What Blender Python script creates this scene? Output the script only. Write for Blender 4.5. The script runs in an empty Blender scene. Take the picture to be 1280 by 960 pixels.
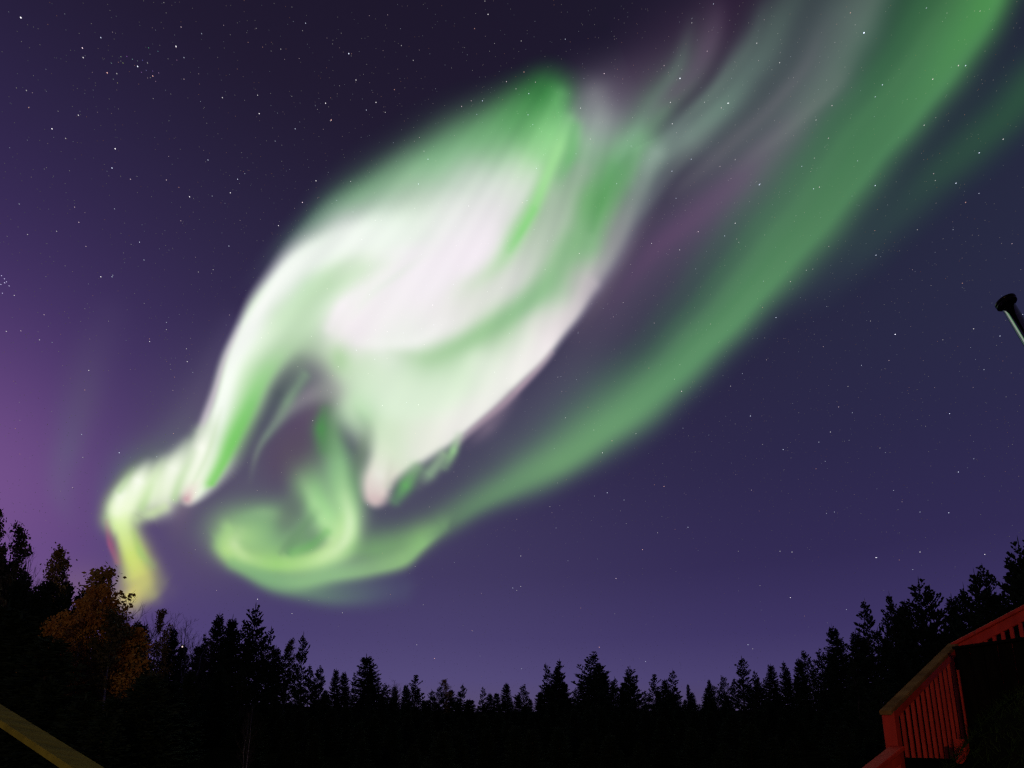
import bpy, bmesh, math, random
import numpy as np
from mathutils import Vector, Matrix
scene = bpy.context.scene
COL = scene.collection
EYE = Vector((0, 0, 3.0))
LAMP_W = 880.
STEP = 2
# ---------------------------------------------------------------- camera model (shared)
F = 640.0; PITCH = math.radians(10.3); HORIZ = 890.0
PY = HORIZ - F*math.tan(PITCH)            # row of the optical axis
def ray(px, py):
    """direction of a picture point (1280x960), world axes: x right, y forward, z up"""
    px = np.asarray(px, float); py = np.asarray(py, float)
    x = (px-640)/F; u = (PY-py)/F
    c, s = math.cos(PITCH), math.sin(PITCH)
    d = np.stack([x, c-s*u, s+c*u+0*x], -1)
    return d/np.linalg.norm(d, axis=-1, keepdims=True)
def lin(c):
    c = np.clip(np.asarray(c, float)/255, 0, 1)
    return np.where(c <= .04045, c/12.92, ((c+.055)/1.055)**2.4)
def srgb(l):
    l = np.clip(l, 0, 1)
    return 255*np.where(l <= .0031308, l*12.92, 1.055*l**(1/2.4)-.055)
# ---------------------------------------------------------------- night sky (world)
SKY_Z = [(0.00, (80,69,104)), (0.06, (72,63,110)), (0.14, (60,51,98)), (0.26, (49,41,83)), (0.42, (43,37,73)),
         (0.56, (40,35,66)), (0.70, (36,31,58)), (0.80, (31,25,47)), (0.95, (26,20,38))]
LOBES = [((-110, 570), 17.0, (58,36,88)), ((-70, 610), 60.0, (88,56,78)), ((500, 770), 9.0, (43,39,54)), ((1330, 120), 14.0, (0,20,10))]
def sky_lin(d):
    z = np.clip(d[..., 2], 0, .95)
    zs = [a for a, _ in SKY_Z]; cs = np.array([lin(c) for _, c in SKY_Z])
    out = np.stack([np.interp(z, zs, cs[:, k]) for k in range(3)], -1)
    for p, n, c in LOBES:
        v = ray(*p)
        out = out + np.maximum((d*v).sum(-1), 0)[..., None]**n*lin(c)
    return out
# ---------------------------------------------------------------- camera, exposure
cam_d = bpy.data.cameras.new('camera'); cam = bpy.data.objects.new('camera', cam_d); COL.objects.link(cam)
cam.location = EYE; cam.rotation_euler = (math.radians(90)+PITCH, 0, 0)
cam_d.sensor_fit = 'HORIZONTAL'; cam_d.sensor_width = 36; cam_d.lens = 36*F/1280
cam_d.shift_y = (PY-480)/1280                      # a shift lens: uprights stay nearly upright
cam_d.clip_start = .05; cam_d.clip_end = 30000
scene.camera = cam
vs = scene.view_settings; vs.view_transform = 'Standard'; vs.look = 'None'; vs.exposure = 0; vs.gamma = 1
scene.render.engine = 'CYCLES'; cy = scene.cycles
cy.use_denoising = False; cy.max_bounces = 5; cy.diffuse_bounces = 2; cy.glossy_bounces = 3; cy.transparent_max_bounces = 24
cy.sample_clamp_indirect = 2.0; cy.filter_width = 1.3
# ---------------------------------------------------------------- world: the night sky by height, with a pink-violet town glow low in the west
world = bpy.data.worlds.new('World'); scene.world = world; world.use_nodes = True
nt = world.node_tree; nt.nodes.clear(); N = nt.nodes.new; LK = nt.links.new
wo = N('ShaderNodeOutputWorld'); bgn = N('ShaderNodeBackground'); tc = N('ShaderNodeTexCoord'); sx = N('ShaderNodeSeparateXYZ')
LK(tc.outputs['Generated'], sx.inputs[0])
rp = N('ShaderNodeValToRGB'); rp.color_ramp.interpolation = 'LINEAR'
els = rp.color_ramp.elements
while len(els) < len(SKY_Z): els.new(.5)
for e, (z, c) in zip(els, SKY_Z):
    e.position = z; e.color = (*lin(c), 1)
LK(sx.outputs[2], rp.inputs[0]); last = rp.outputs[0]
for (p, n, c) in LOBES:
    v = ray(*p); dt = N('ShaderNodeVectorMath'); dt.operation = 'DOT_PRODUCT'; LK(tc.outputs['Generated'], dt.inputs[0]); dt.inputs[1].default_value = tuple(v)
    mx = N('ShaderNodeMath'); mx.operation = 'MAXIMUM'; LK(dt.outputs['Value'], mx.inputs[0]); mx.inputs[1].default_value = 0
    pw = N('ShaderNodeMath'); pw.operation = 'POWER'; LK(mx.outputs[0], pw.inputs[0]); pw.inputs[1].default_value = n
    mixn = N('ShaderNodeVectorMath'); mixn.operation = 'SCALE'; mixn.inputs[0].default_value = tuple(lin(c)); LK(pw.outputs[0], mixn.inputs['Scale'])
    ad = N('ShaderNodeVectorMath'); ad.operation = 'ADD'; LK(last, ad.inputs[0]); LK(mixn.outputs[0], ad.inputs[1]); last = ad.outputs[0]
LK(last, bgn.inputs[0]); bgn.inputs[1].default_value = 1; LK(bgn.outputs[0], wo.inputs[0])
# added faint sun lamp from behind the camera, left, lifting the silhouettes
sd = bpy.data.lights.new('fill_sun', 'SUN'); sd.energy = .012; sd.angle = math.radians(.5); sd.color = (1, .9, .8)
so = bpy.data.objects.new('fill_sun', sd); COL.objects.link(so); so.rotation_euler = (math.radians(62), 0, math.radians(-38))
# porch lamp of the cabin behind the camera
ld = bpy.data.lights.new('porch_light', 'POINT'); ld.energy = LAMP_W; ld.color = (1, .66, .34); ld.shadow_soft_size = .08
lo = bpy.data.objects.new('porch_light', ld); COL.objects.link(lo); lo.location = (-3.0, -6.0, 4.6)
# ---------------------------------------------------------------- aurora field
def spline(P, n):
    P = np.asarray(P, float); m = len(P)
    if m == 2:
        t = np.linspace(0, 1, n)[:, None]; return P[0]*(1-t)+P[1]*t
    Q = np.vstack([2*P[0]-P[1], P, 2*P[-1]-P[-2]])
    t = np.linspace(0, m-1-1e-6, n); i = t.astype(int); f = (t-i)[:, None]
    a, b, c, d = Q[i], Q[i+1], Q[i+2], Q[i+3]
    return .5*((2*b)+(-a+c)*f+(2*a-5*b+4*c-d)*f*f+(-a+3*b-3*c+d)*f**3)
class Field:
    def __init__(s, step):
        s.xs = np.arange(-40, 1321, step); s.ys = np.arange(-60, 900, step)
        s.X, s.Y = np.meshgrid(s.xs.astype(float), s.ys.astype(float))
        rng = np.random.RandomState(4)
        # gentle natural waver of the flow
        wx = np.zeros_like(s.X); wy = np.zeros_like(s.X)
        for k in range(7):
            a, b = rng.uniform(-1, 1, 2)/rng.uniform(14, 40); ph = rng.uniform(0, 6.3, 2)
            wx += np.sin(s.X*a+s.Y*b+ph[0]); wy += np.sin(s.X*b-s.Y*a+ph[1])
        s.WX = s.X+.8*wx; s.WY = s.Y+.8*wy
        s.bg = srgb(sky_lin(ray(s.X, s.Y)))
        s.C = s.bg.copy()
    def over(s, sl, a, col):
        s.C[sl] += (np.asarray(col, float)-s.C[sl])*a[..., None]
    flip = False
    def stroke(s, pts, cols, alpha=1., p=2., fade=(0, 0), flip=False):
        P = np.array([(q+(q[2],))[:4] if len(q) == 3 else q[:4] for q in pts], float)
        if flip or s.flip: P = P[:, [0, 1, 3, 2]]
        L = np.hypot(*np.diff(P[:, :2], axis=0).T).sum()
        n = int(max(12, L/3.5)); S = spline(P, n); T = np.gradient(S[:, :2], axis=0)
        cols = np.asarray(cols if isinstance(cols, list) else [cols], float)
        u = np.linspace(0, 1, n)
        CC = np.stack([np.interp(u, np.linspace(0, 1, len(cols)), cols[:, k]) for k in range(3)], -1)
        al = np.asarray(alpha if isinstance(alpha, list) else [alpha], float)
        A = np.interp(u, np.linspace(0, 1, len(al)), al)
        if fade[0]: A = A*np.clip(u/fade[0], 0, 1)**1.3
        if fade[1]: A = A*np.clip((1-u)/fade[1], 0, 1)**1.3
        m = S[:, 2:4].max()*(2.6 if p >= 2 else 4)
        x0, x1 = np.searchsorted(s.xs, [S[:, 0].min()-m, S[:, 0].max()+m]); y0, y1 = np.searchsorted(s.ys, [S[:, 1].min()-m, S[:, 1].max()+m])
        if x1 <= x0 or y1 <= y0: return
        sl = (slice(y0, y1), slice(x0, x1)); X = s.WX[sl]; Y = s.WY[sl]
        best = np.full(X.shape, 1e12); idx = np.zeros(X.shape, int)
        for i in range(n):
            d = (X-S[i, 0])**2+(Y-S[i, 1])**2; b = d < best
            best[b] = d[b]; idx[b] = i
        dx = X-S[idx, 0]; dy = Y-S[idx, 1]
        side = T[idx, 0]*dy-T[idx, 1]*dx
        tl = np.hypot(T[idx, 0], T[idx, 1])+1e-9
        al_ = np.clip((T[idx, 0]*dx+T[idx, 1]*dy)/tl, -.5*tl, .5*tl); best = np.maximum(best-al_**2, 0); ui = np.clip(idx+al_/tl, 0, n-1); gi = np.arange(n)
        k = .5+.5*np.clip(side/tl/3, -1, 1)
        w = np.interp(ui, gi, S[:, 2])*(1-k)+np.interp(ui, gi, S[:, 3])*k
        a = np.exp(-(np.sqrt(best)/np.maximum(w, 1))**p)*np.interp(ui, gi, A)
        s.over(sl, a, np.stack([np.interp(ui, gi, CC[:, c]) for c in range(3)], -1))
    def blob(s, x, y, rx, ry, ang, col, alpha=1., p=2.):
        c, q = math.cos(math.radians(ang)), math.sin(math.radians(ang))
        dx = s.WX-x; dy = s.WY-y
        r = np.sqrt(((dx*c+dy*q)/rx)**2+((-dx*q+dy*c)/ry)**2)
        s.over((slice(None), slice(None)), alpha*np.exp(-r**p), col)
    def poly(s, pts, samples, sig, alpha=1.):
        P = np.array(pts+pts[:2], float); S = spline(P, 420)[:-1]
        S = S[: int(420*len(pts)/(len(pts)+1))]
        X, Y = s.WX, s.WY
        best = np.full(X.shape, 1e12); idx = np.zeros(X.shape, int); ins = np.zeros(X.shape, bool)
        for i in range(len(S)):
            a = S[i]; b = S[(i+1) % len(S)]
            d = (X-a[0])**2+(Y-a[1])**2; q = d < best; best[q] = d[q]; idx[q] = i
            if a[1] != b[1]:
                ins ^= ((a[1] > Y) != (b[1] > Y)) & (X < (b[0]-a[0])*(Y-a[1])/(b[1]-a[1])+a[0])
        T = np.roll(S[:, :2], -1, 0)-np.roll(S[:, :2], 1, 0); T /= 2; tl = np.hypot(T[idx, 0], T[idx, 1])+1e-9
        best = np.maximum(best-np.clip((T[idx, 0]*(X-S[idx, 0])+T[idx, 1]*(Y-S[idx, 1]))/tl, -.6*tl, .6*tl)**2, 0); soft = S[idx, 2]
        sd = np.sqrt(best)*np.where(ins, 1, -1)/np.maximum(soft, 1)
        k = np.clip(.5+.5*sd/1.25, 0, 1); a = alpha*k*k*(3-2*k)
        num = np.zeros(X.shape+(3,)); den = np.zeros(X.shape)+1e-12
        for (x, y, *c) in samples:
            w = np.exp(-((X-x)**2+(Y-y)**2)/sig**2)+1e-9/(1+((X-x)**2+(Y-y)**2)/1e4)
            num += w[..., None]*np.array(c[:3], float); den += w
        s.over((slice(None), slice(None)), a, num/den[..., None])
    def light(s, thr=.0012):
        """light given off (linear) and where there is any"""
        e = np.clip(lin(s.C)-lin(s.bg), 0, None)
        return e

def paint_band(st):
    f = Field(st); f.flip = True           # widths read upper side, lower side
    # faint companion band on the outer side
    f.stroke([(1345,50,32,30),(1285,110,32,30),(1212,187,32,30),(1142,250,32,28),(1060,330,32,26),(980,400,30,24)], [(48,84,62),(47,82,64),(48,76,66),(50,68,72),(54,60,80)], [.9,.9,.85,.65,0], 2)
    # broad inner tail of the band (soft side), then its bright ridge
    f.stroke([(1180,-60,120,30),(1130,60,120,26),(1050,170,110,24),(975,270,100,26),(915,370,70,28),(835,455,56,26),(760,512,62,34),(690,560,50,30),(620,600,40,26)],
             [(48,92,60),(50,92,66),(54,92,72),(60,96,80),(66,100,84),(70,104,86),(76,110,92),(80,112,96),(84,112,96)], [.62,.62,.6,.6,.6,.65,.65,.55,.3], 2)
    f.stroke([(1268,-60,74,28),(1222,30,74,29),(1170,104,76,31),(1098,187,76,33),(1022,281,70,33),(942,372,50,30),(850,466,38,27),(770,528,42,28),(700,576,34,24),(640,610,28,20),(590,635,26,17),(548,660,26,15),(528,680,24,14)],
             [(78,150,78),(76,142,80),(78,136,86),(80,138,90),(88,144,96),(94,150,102),(100,156,108),(110,164,114),(114,166,114),(108,158,110),(106,156,106),(116,170,106),(140,196,114)], [.86,.86,.85,.85,.86,.88,.88,.88,.86,.8,.7,.5,.2], 2.1)
    f.stroke([(1238,0,34,18),(1172,95,34,20),(1100,190,30,18)], [(84,156,86),(84,150,90),(84,146,94)], .45, 2, (0,.5))
    for (o, w, al, c) in [(-62,14,.22,(62,118,76)),(-38,12,.18,(84,142,92)),(-20,9,.22,(72,128,84)),(-90,20,.2,(56,104,72)),(6,8,.18,(92,156,104))]:
        f.stroke([(x+o*k, y+o*.62*k, w*k) for (x, y, k) in [(1262,-60,1.1),(1224,30,1.05),(1172,104,1),(1100,187,.95),(1024,281,.85),(943,372,.75),(850,466,.62),(768,530,.5)]], c, [al,al*.8,al*1.1,al,al*.7,al,al*.5,0], 2)
    return f

def paint_swirl(st):
    f = Field(st)
    # pale beam low on the far left, murky glow among the curls
    f.stroke([(135,400,30),(105,480,28),(84,560,22),(80,620,18),(92,670,14)], [(80,70,105),(88,78,112),(98,88,118),(100,88,120),(96,84,118)], [.2,.55,.7,.6,0], 2)
    f.blob(330,570,150,125,-30,(92,88,108),.85,2.4)
    f.blob(470,600,95,70,0,(88,94,104),.6)
    f.blob(240,690,80,60,0,(92,80,112),.5)
    f.blob(95,735,60,30,0,(140,110,110),.35)
    f.blob(610,560,120,60,-40,(84,82,104),.5)
    # halo round the lower stream
    f.stroke([(150,650,22),(170,595,30),(215,555,30),(250,500,24),(290,410,18)], [(96,120,96),(96,116,104),(98,104,116),(92,84,112),(80,72,108)], [.8,.75,.6,.5,.3], 2)
    # ---- the curl at the bottom
    f.stroke([(500,736,20,16),(450,744,24,16),(400,743,24,14),(345,730,22,12),(300,708,20,11),(274,682,16,11)], [(86,100,118),(96,118,118),(104,134,118),(110,144,118),(116,152,118),(124,164,120)], [.3,.6,.8,.85,.85,.8], 2.4, flip=True)
    f.blob(342,673,64,42,4,(130,176,126),.95,3)
    f.blob(325,650,62,26,-8,(126,170,124),.6)
    f.blob(300,672,34,26,0,(170,214,140),.75)
    f.stroke([(366,530,16),(374,570,19),(390,610,22),(408,645,22),(420,670,20)], [(100,130,104),(122,168,118),(146,202,136),(166,222,150),(188,230,162)], [.0,.8,.95,.95,.9], 2.6)
    f.stroke([(408,500,15,24),(411,540,17,25),(420,580,22,25),(431,620,22,23),(437,655,21,21),(430,688,16,20),(404,708,14,18),(365,714,16,14)],
             [(92,148,92),(112,168,110),(142,196,138),(166,216,152),(178,224,158),(198,232,172),(182,222,152),(150,196,132)], [.5,.85,.88,.95,.95,.95,.85,.5], 2.4)
    f.stroke([(286,662,9,11),(282,686,11,14),(304,702,16,12),(345,706,20,13),(395,703,18,13),(424,684,13,13),(432,650,10,10)], [(168,212,140),(182,222,140),(170,214,132),(162,214,126),(184,226,146),(200,232,166),(180,224,150)], [.7,.9,.9,.9,.9,.85,.4], 2.2)
    f.stroke([(290,705,10,10),(330,722,12,10),(375,729,14,11),(420,722,20,10),(465,714,26,10),(505,702,26,9),(530,680,20,8),(552,660,16,8)], [(130,178,126),(130,178,128),(142,188,134),(146,192,138),(144,188,132),(148,196,130),(142,194,128),(118,168,116)], [.55,.75,.85,.9,.85,.9,.85,.4], 2.2)
    f.stroke([(432,690,14,12),(470,688,26,14),(520,672,24,14)], [(132,184,118),(122,172,112),(120,170,110)], [.5,.7,.5], 2)
    f.stroke([(424,580,7),(433,620,8),(438,655,8),(428,684,8),(402,702,8),(370,708,6)], [(160,210,150),(198,232,176),(214,238,194),(214,238,190),(200,230,170),(170,212,144)], [.2,.6,.75,.75,.6,.1], 2)
    f.stroke([(300,664,9),(291,680,9),(304,697,8),(334,704,7)], [(180,214,154),(204,230,172),(190,222,158),(166,208,140)], [.3,.7,.6,.1], 2)
    f.stroke([(372,575,6),(388,612,7),(404,646,7),(414,668,6)], [(140,190,136),(176,222,160),(184,226,164),(190,230,164)], [.1,.45,.5,.2], 2)
    f.stroke([(300,648,8),(330,640,9),(362,646,8),(378,656,6)], [(136,180,132),(144,186,136),(140,180,132),(120,160,120)], [.2,.5,.5,.2], 2)
    f.stroke([(352,690,4),(372,668,5),(392,650,5)], (104,130,108), [.2,.45,.1], 2)
    f.blob(366,640,16,30,24,(98,112,106),.7,2.4)
    f.blob(372,676,20,8,-32,(112,150,110),.75)
    f.stroke([(362,688,5),(382,655,6),(396,640,8)], (112,150,112), [.6,.6,.2], 2)
    f.stroke([(368,690,7),(390,683,8),(408,668,7)], (106,178,98), [.4,.6,.4], 2)
    f.blob(450,600,22,30,0,(104,150,108),.45)
    # ---- main body
    f.stroke([(300,372,12),(345,318,15),(395,278,20),(450,247,29),(520,217,38),(580,185,40),(635,155,36),(680,118,26)], [(76,76,108),(88,112,108),(96,146,112),(100,158,110),(100,160,110),(92,156,102),(78,150,88),(58,138,68)], [0,.3,.6,.8,.88,.85,.7,.35], 2)
    body = [(232,628,6),(238,590,13),(256,525,10),(273,468,8),(296,410,7),(322,362,9),(355,318,12),(400,281,20),(455,250,32),(520,221,46),(580,189,54),(630,155,54),(668,122,46),(690,104,30),(716,112,32),(745,126,42),(775,142,48),(812,152,48),(838,168,36),(826,208,28),(800,256,24),(772,306,20),(742,358,14),(715,405,9),(690,441,7),(652,482,8),(613,520,9),(578,546,8),(540,566,8),(510,588,8),(490,606,8),(484,622,8),(470,632,8),(456,622,7),(452,598,9),(460,566,14),(448,540,20),(420,515,22),(404,486,26),(384,464,26),(356,468,20),(330,508,20),(303,560,18),(272,606,10),(250,626,6)]
    samples = [(688,98,46,110,58),(690,122,58,150,68),(660,150,108,178,112),(620,185,158,214,158),(600,212,186,224,186),(560,222,176,222,178),(560,256,220,230,218),(620,250,226,222,226),(650,230,214,221,213),(600,300,240,231,240),(520,238,202,224,200),(520,266,212,228,210),(470,256,200,224,200),(470,285,228,240,228),(430,300,238,244,238),(400,295,205,225,205),(380,322,238,245,238),(430,345,222,232,216),(400,362,200,226,196),(350,350,242,248,242),(312,420,242,248,240),(345,392,212,232,204),(372,400,190,220,184),(335,440,205,230,196),(300,480,228,242,222),(272,530,238,246,234),(316,490,168,216,152),(300,540,140,200,122),(245,600,242,246,238),(262,590,220,240,208),(430,420,242,233,240),(450,390,240,236,238),(480,350,238,239,236),(520,340,241,233,241),(520,420,240,241,238),(480,425,238,240,236),(560,400,238,233,234),(600,385,212,222,206),(640,340,210,212,206),(660,300,180,202,176),(690,265,162,184,162),(700,175,140,212,136),(724,200,138,164,144),(742,150,138,158,146),(742,130,110,116,118),(765,190,132,158,140),(776,212,108,168,108),(742,260,112,172,112),(722,310,132,182,132),(680,360,148,192,146),(620,410,158,198,152),(560,448,168,206,162),(520,445,182,214,176),(440,455,196,222,186),(440,490,212,234,206),(500,490,220,238,214),(560,480,224,238,218),(600,460,228,238,222),(650,440,232,235,226),(690,400,224,220,218),(732,350,190,184,186),(772,290,148,150,150),(804,240,116,130,126),(800,185,104,148,112),(835,165,84,104,96),(585,530,232,232,226),(530,560,226,230,218),(480,560,208,228,198),(468,600,230,226,216),(471,622,208,186,186),(392,470,150,142,150),(360,458,136,168,134),(402,440,172,202,166),(420,520,150,205,142)]
    f.poly(body, samples, 30)
    # bright rim of the arch and its folds
    f.stroke([(246,600,8,12),(264,540,7,14),(282,480,7,15),(306,420,7,16),(338,368,8,18),(378,328,12,20),(430,302,16,20)], (246,250,245), [.5,.8,.9,.9,.85,.7,.3], 2.4)
    f.stroke([(236,575,6),(256,520,5),(276,465,4),(298,412,4)], (214,196,214), [.3,.5,.5,.2], 2)
    f.stroke([(266,604,10,6),(292,552,13,9),(314,505,14,10),(338,462,16,10),(362,428,16,12)], [(120,205,96),(116,200,98),(120,196,108),(150,208,138),(180,216,170)], [.85,.85,.75,.6,.2], 2.2)
    f.stroke([(352,345,4),(330,382,5),(312,412,5)], (250,252,248), [.2,.6,.2], 2)
    f.stroke([(575,190,20,16),(635,150,24,30),(678,116,26,30)], [(126,190,132),(100,170,106),(66,148,74)], [0,.4,.4], 2)
    f.stroke([(700,120,12),(684,165,20),(664,205,22),(640,235,20)], [(110,180,112),(140,206,138),(170,216,164),(206,226,202)], [.5,.7,.6,.3], 2)
    # folds inside
    f.stroke([(470,330,22),(430,346,20),(390,362,18),(362,392,18)], [(226,234,222),(205,228,200),(192,222,188),(196,224,190)], [.3,.7,.7,.3], 2)
    f.stroke([(590,240,40),(570,300,44),(530,350,40),(470,395,34),(436,425,22)], [(228,226,228),(242,234,242),(243,238,243),(243,237,241),(242,233,240)], [.5,.85,.8,.75,.8], 2.4)
    f.stroke([(400,318,18),(440,300,22),(500,290,24),(560,278,24)], (238,244,238), [.6,.7,.6,.3], 2)
    f.stroke([(420,350,5),(455,330,8),(500,315,9)], (240,240,240), [.2,.7,.3], 2)
    f.stroke([(440,400,5),(470,365,6),(500,340,6),(540,310,8)], (228,236,226), [.1,.5,.5,.1], 2)
    f.stroke([(712,150,10,9),(700,185,10,11),(686,225,10,11),(666,265,9,12),(640,305,12,14),(612,345,16,16),(580,365,16,16)], [(130,200,128),(158,220,148),(158,220,148),(146,214,136),(150,214,142),(170,218,160),(202,226,194)], [.4,.75,.85,.85,.75,.5,.15], 2)
    f.stroke([(668,264,4,5),(652,290,4,5),(636,312,5,6)], (122,208,114), [.3,.55,.2], 2)
    f.stroke([(720,160,9),(712,200,9),(698,235,8)], (100,176,104), [.5,.6,.1], 2)
    f.stroke([(728,215,12),(704,262,16),(672,310,20),(640,348,22),(596,382,26),(548,408,28),(500,420,24)], [(150,170,152),(166,184,166),(190,202,188),(212,214,210),(224,224,220),(236,234,234),(240,240,238)], [.6,.7,.75,.8,.8,.75,.5], 2.2)
    f.stroke([(798,178,18),(772,214,22),(748,256,20),(734,300,18)], [(98,150,108),(98,160,104),(104,166,106),(120,176,122)], [.5,.8,.75,.4], 2)
    f.stroke([(768,210,7,9),(752,250,7,9),(738,285,6,7)], (88,150,92), [.3,.6,.2], 2)
    f.stroke([(716,300,16),(692,345,16),(655,385,15),(612,412,14),(570,434,14),(530,446,14),(490,440,12)], [(128,178,128),(136,184,136),(138,188,138),(146,192,142),(154,198,148),(164,204,156),(186,214,178)], [.4,.7,.8,.8,.75,.65,.3], 2)
    f.stroke([(820,196,14),(796,246,14),(768,300,14),(738,350,14)], [(124,142,134),(128,140,136),(150,152,152),(186,182,184)], [.6,.7,.7,.5], 2)
    f.stroke([(738,354,10,9),(712,398,14,8),(686,434,18,6),(648,474,24,7),(608,512,26,7),(566,542,22,7),(526,566,16,7)], [(190,182,186),(214,206,208),(236,228,230),(240,238,234),(238,238,232),(234,232,228),(226,226,218)], [.6,.8,.85,.8,.8,.7,.4], 2.2, flip=True)
    f.stroke([(690,442,4),(652,486,4.5),(612,524,5),(575,552,5)], (190,160,176), [.3,.65,.6,.2], 2)
    f.stroke([(470,470,26),(520,490,26),(570,480,24)], (216,234,210), [.4,.5,.3], 2)
    f.stroke([(440,440,8,14),(428,480,10,16),(438,520,12,18),(462,550,10,16)], (206,230,198), [.2,.6,.6,.3], 2)
    f.stroke([(492,322,10),(452,334,14),(414,354,16),(384,382,16),(372,420,14)], [(222,234,218),(196,222,188),(188,218,180),(190,218,182),(190,216,182)], [.1,.6,.75,.65,.2], 2)
    f.stroke([(455,362,7),(430,384,8),(414,412,8)], [(246,242,246),(247,240,246),(244,236,242)], [.2,.7,.4], 2)
    f.stroke([(560,402,9),(520,424,9),(474,432,9),(440,428,8)], [(242,240,240),(246,246,244),(244,244,242),(242,236,240)], [.2,.6,.6,.3], 2)
    f.blob(424,448,14,20,0,(160,208,144),.5)
    # dark fold between the arch and the curl, wisps, purple hollow
    f.stroke([(372,455,8),(352,492,12,13),(334,532,13,14),(312,585,14,14)], [(120,140,122),(78,88,94),(76,80,98),(80,78,102)], [.3,.85,.8,.3], 2.2)
    f.blob(368,560,34,46,24,(86,68,96),.8,2.4)
    f.blob(392,512,30,17,-38,(98,76,106),.6)
    f.stroke([(412,486,18),(386,492,14),(358,512,9),(336,540,6),(322,570,5),(312,612,5)], [(156,156,156),(150,142,152),(130,136,136),(124,146,130),(118,128,124),(98,100,112)], [.5,.65,.7,.7,.6,0], 2)
    f.stroke([(378,470,8),(360,500,7),(344,526,6)], (134,172,134), [.5,.6,.1], 2)
    f.stroke([(404,512,8),(400,535,9),(402,560,10)], (74,150,76), [.3,.7,.3], 2)
    f.blob(452,566,11,30,14,(112,132,112),.6)
    # fingers hanging below the body
    f.stroke([(482,565,9,12),(474,595,10,11),(468,622,10,9)], [(220,232,208),(230,230,220),(214,196,194)], [.5,.9,.8], 2.4)
    f.blob(471,627,13,7,0,(200,172,176),.35)
    f.stroke([(489,576,5),(485,606,6)], (196,204,186), [.1,.45], 2)
    f.stroke([(520,584,10,9),(506,604,10,9),(494,624,8,8)], [(128,176,124),(104,172,102),(104,160,108)], [.6,.9,.5], 2.2)
    f.stroke([(552,568,9,9),(536,590,9,10),(524,604,7,8)], [(160,190,154),(140,172,140),(116,130,122)], [.7,.8,.2], 2.2)
    f.stroke([(574,546,7,7),(566,562,7,7),(556,580,7,7)], [(186,208,180),(156,206,146),(134,170,132)], [.5,.9,.5], 2.2)
    f.stroke([(640,500,9),(612,536,10),(588,556,8)], (134,116,136), [.3,.6,.1], 2)
    # ---- lower left stream: rays standing on the crooked foot
    f.stroke([(250,545,26,14),(230,585,30,26),(204,606,32,28),(174,616,28,26),(154,632,20,20),(148,652,12,20)], [(176,204,164),(212,232,194),(216,236,192),(212,236,182),(206,236,174),(206,236,170)], [.5,.9,.95,.95,.92,.85], 3)
    f.stroke([(150,640,12,22),(151,664,12,22),(159,692,16,25),(170,718,23,22),(173,738,28,20)], [(226,244,190),(216,238,162),(210,230,124),(210,216,98),(190,186,88)], [.9,.95,.95,.95,.7], 2.8, flip=True)
    f.stroke([(176,730,12),(160,745,13,7),(146,750,9)], [(206,202,84),(212,198,76),(198,176,84)], [.8,.9,.4], 2)
    f.stroke([(176,730,12),(190,744,10),(196,750,8)], [(190,190,90),(170,170,90),(140,140,100)], [.6,.6,.2], 2)
    f.stroke([(188,705,12),(198,730,13),(208,738,12)], (140,140,100), [.3,.5,.1], 2)
    f.stroke([(133,656,5,3),(134,682,6,3),(142,703,5,3)], [(170,96,126),(196,92,124),(206,120,116)], [.2,.5,.3], 2)
    for (x0, y0, x1, y1, w, a) in [(236,612,270,505,12,1),(206,628,236,545,13,.85),(186,640,206,568,8,.5),(160,634,192,572,12,.95),(146,642,162,596,8,.9)]:
        f.stroke([(x0,y0,w*1.15),((x0+x1)/2-2,(y0+y1)/2,w),(x1,y1,w*.6)], [(246,250,232),(247,250,238),(226,236,216)], [a*.6,a,0], 2)
    f.stroke([(220,622,6),(240,566,6)], (176,214,152), [.55,.15], 2)
    f.stroke([(178,636,6),(204,580,6)], (182,220,150), [.5,.1], 2)
    f.stroke([(244,604,3),(262,556,4),(276,510,3)], (206,226,190), [.3,.5,.1], 2)
    f.stroke([(150,616,5),(166,588,5)], (160,200,132), [.4,.1], 2)
    f.stroke([(206,634,7,6),(190,642,8,6),(172,650,8,8)], (206,232,170), [.5,.7,.5], 2)
    f.stroke([(236,624,7),(242,613,8),(252,602,6)], [(206,150,164),(228,196,198),(240,228,220)], [.7,.45,.2], 2)
    f.stroke([(228,640,12),(214,680,14)], (108,92,118), [.5,0], 2)
    f.stroke([(166,668,5),(172,690,6),(186,706,6)], (150,196,96), [.2,.5,.2], 2)
    # magnetic-ray streaks over the bright parts
    A = np.arctan2(s_ := (f.X-840), f.Y+160); R = np.hypot(f.X-840, f.Y+160)
    rng = np.random.RandomState(9); st_ = np.zeros_like(A)
    for k in range(26):
        fr = rng.uniform(18, 150); st_ += np.sin(A*fr+rng.uniform(0, 6.3)+.9*np.sin(R/rng.uniform(90, 260)+rng.uniform(0, 6.3)))/(6+fr/12)
    dif = (f.C-f.bg); f.C = f.bg+dif*np.minimum(1.015+.034*st_, 1.09)[..., None]
    return f

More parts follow.
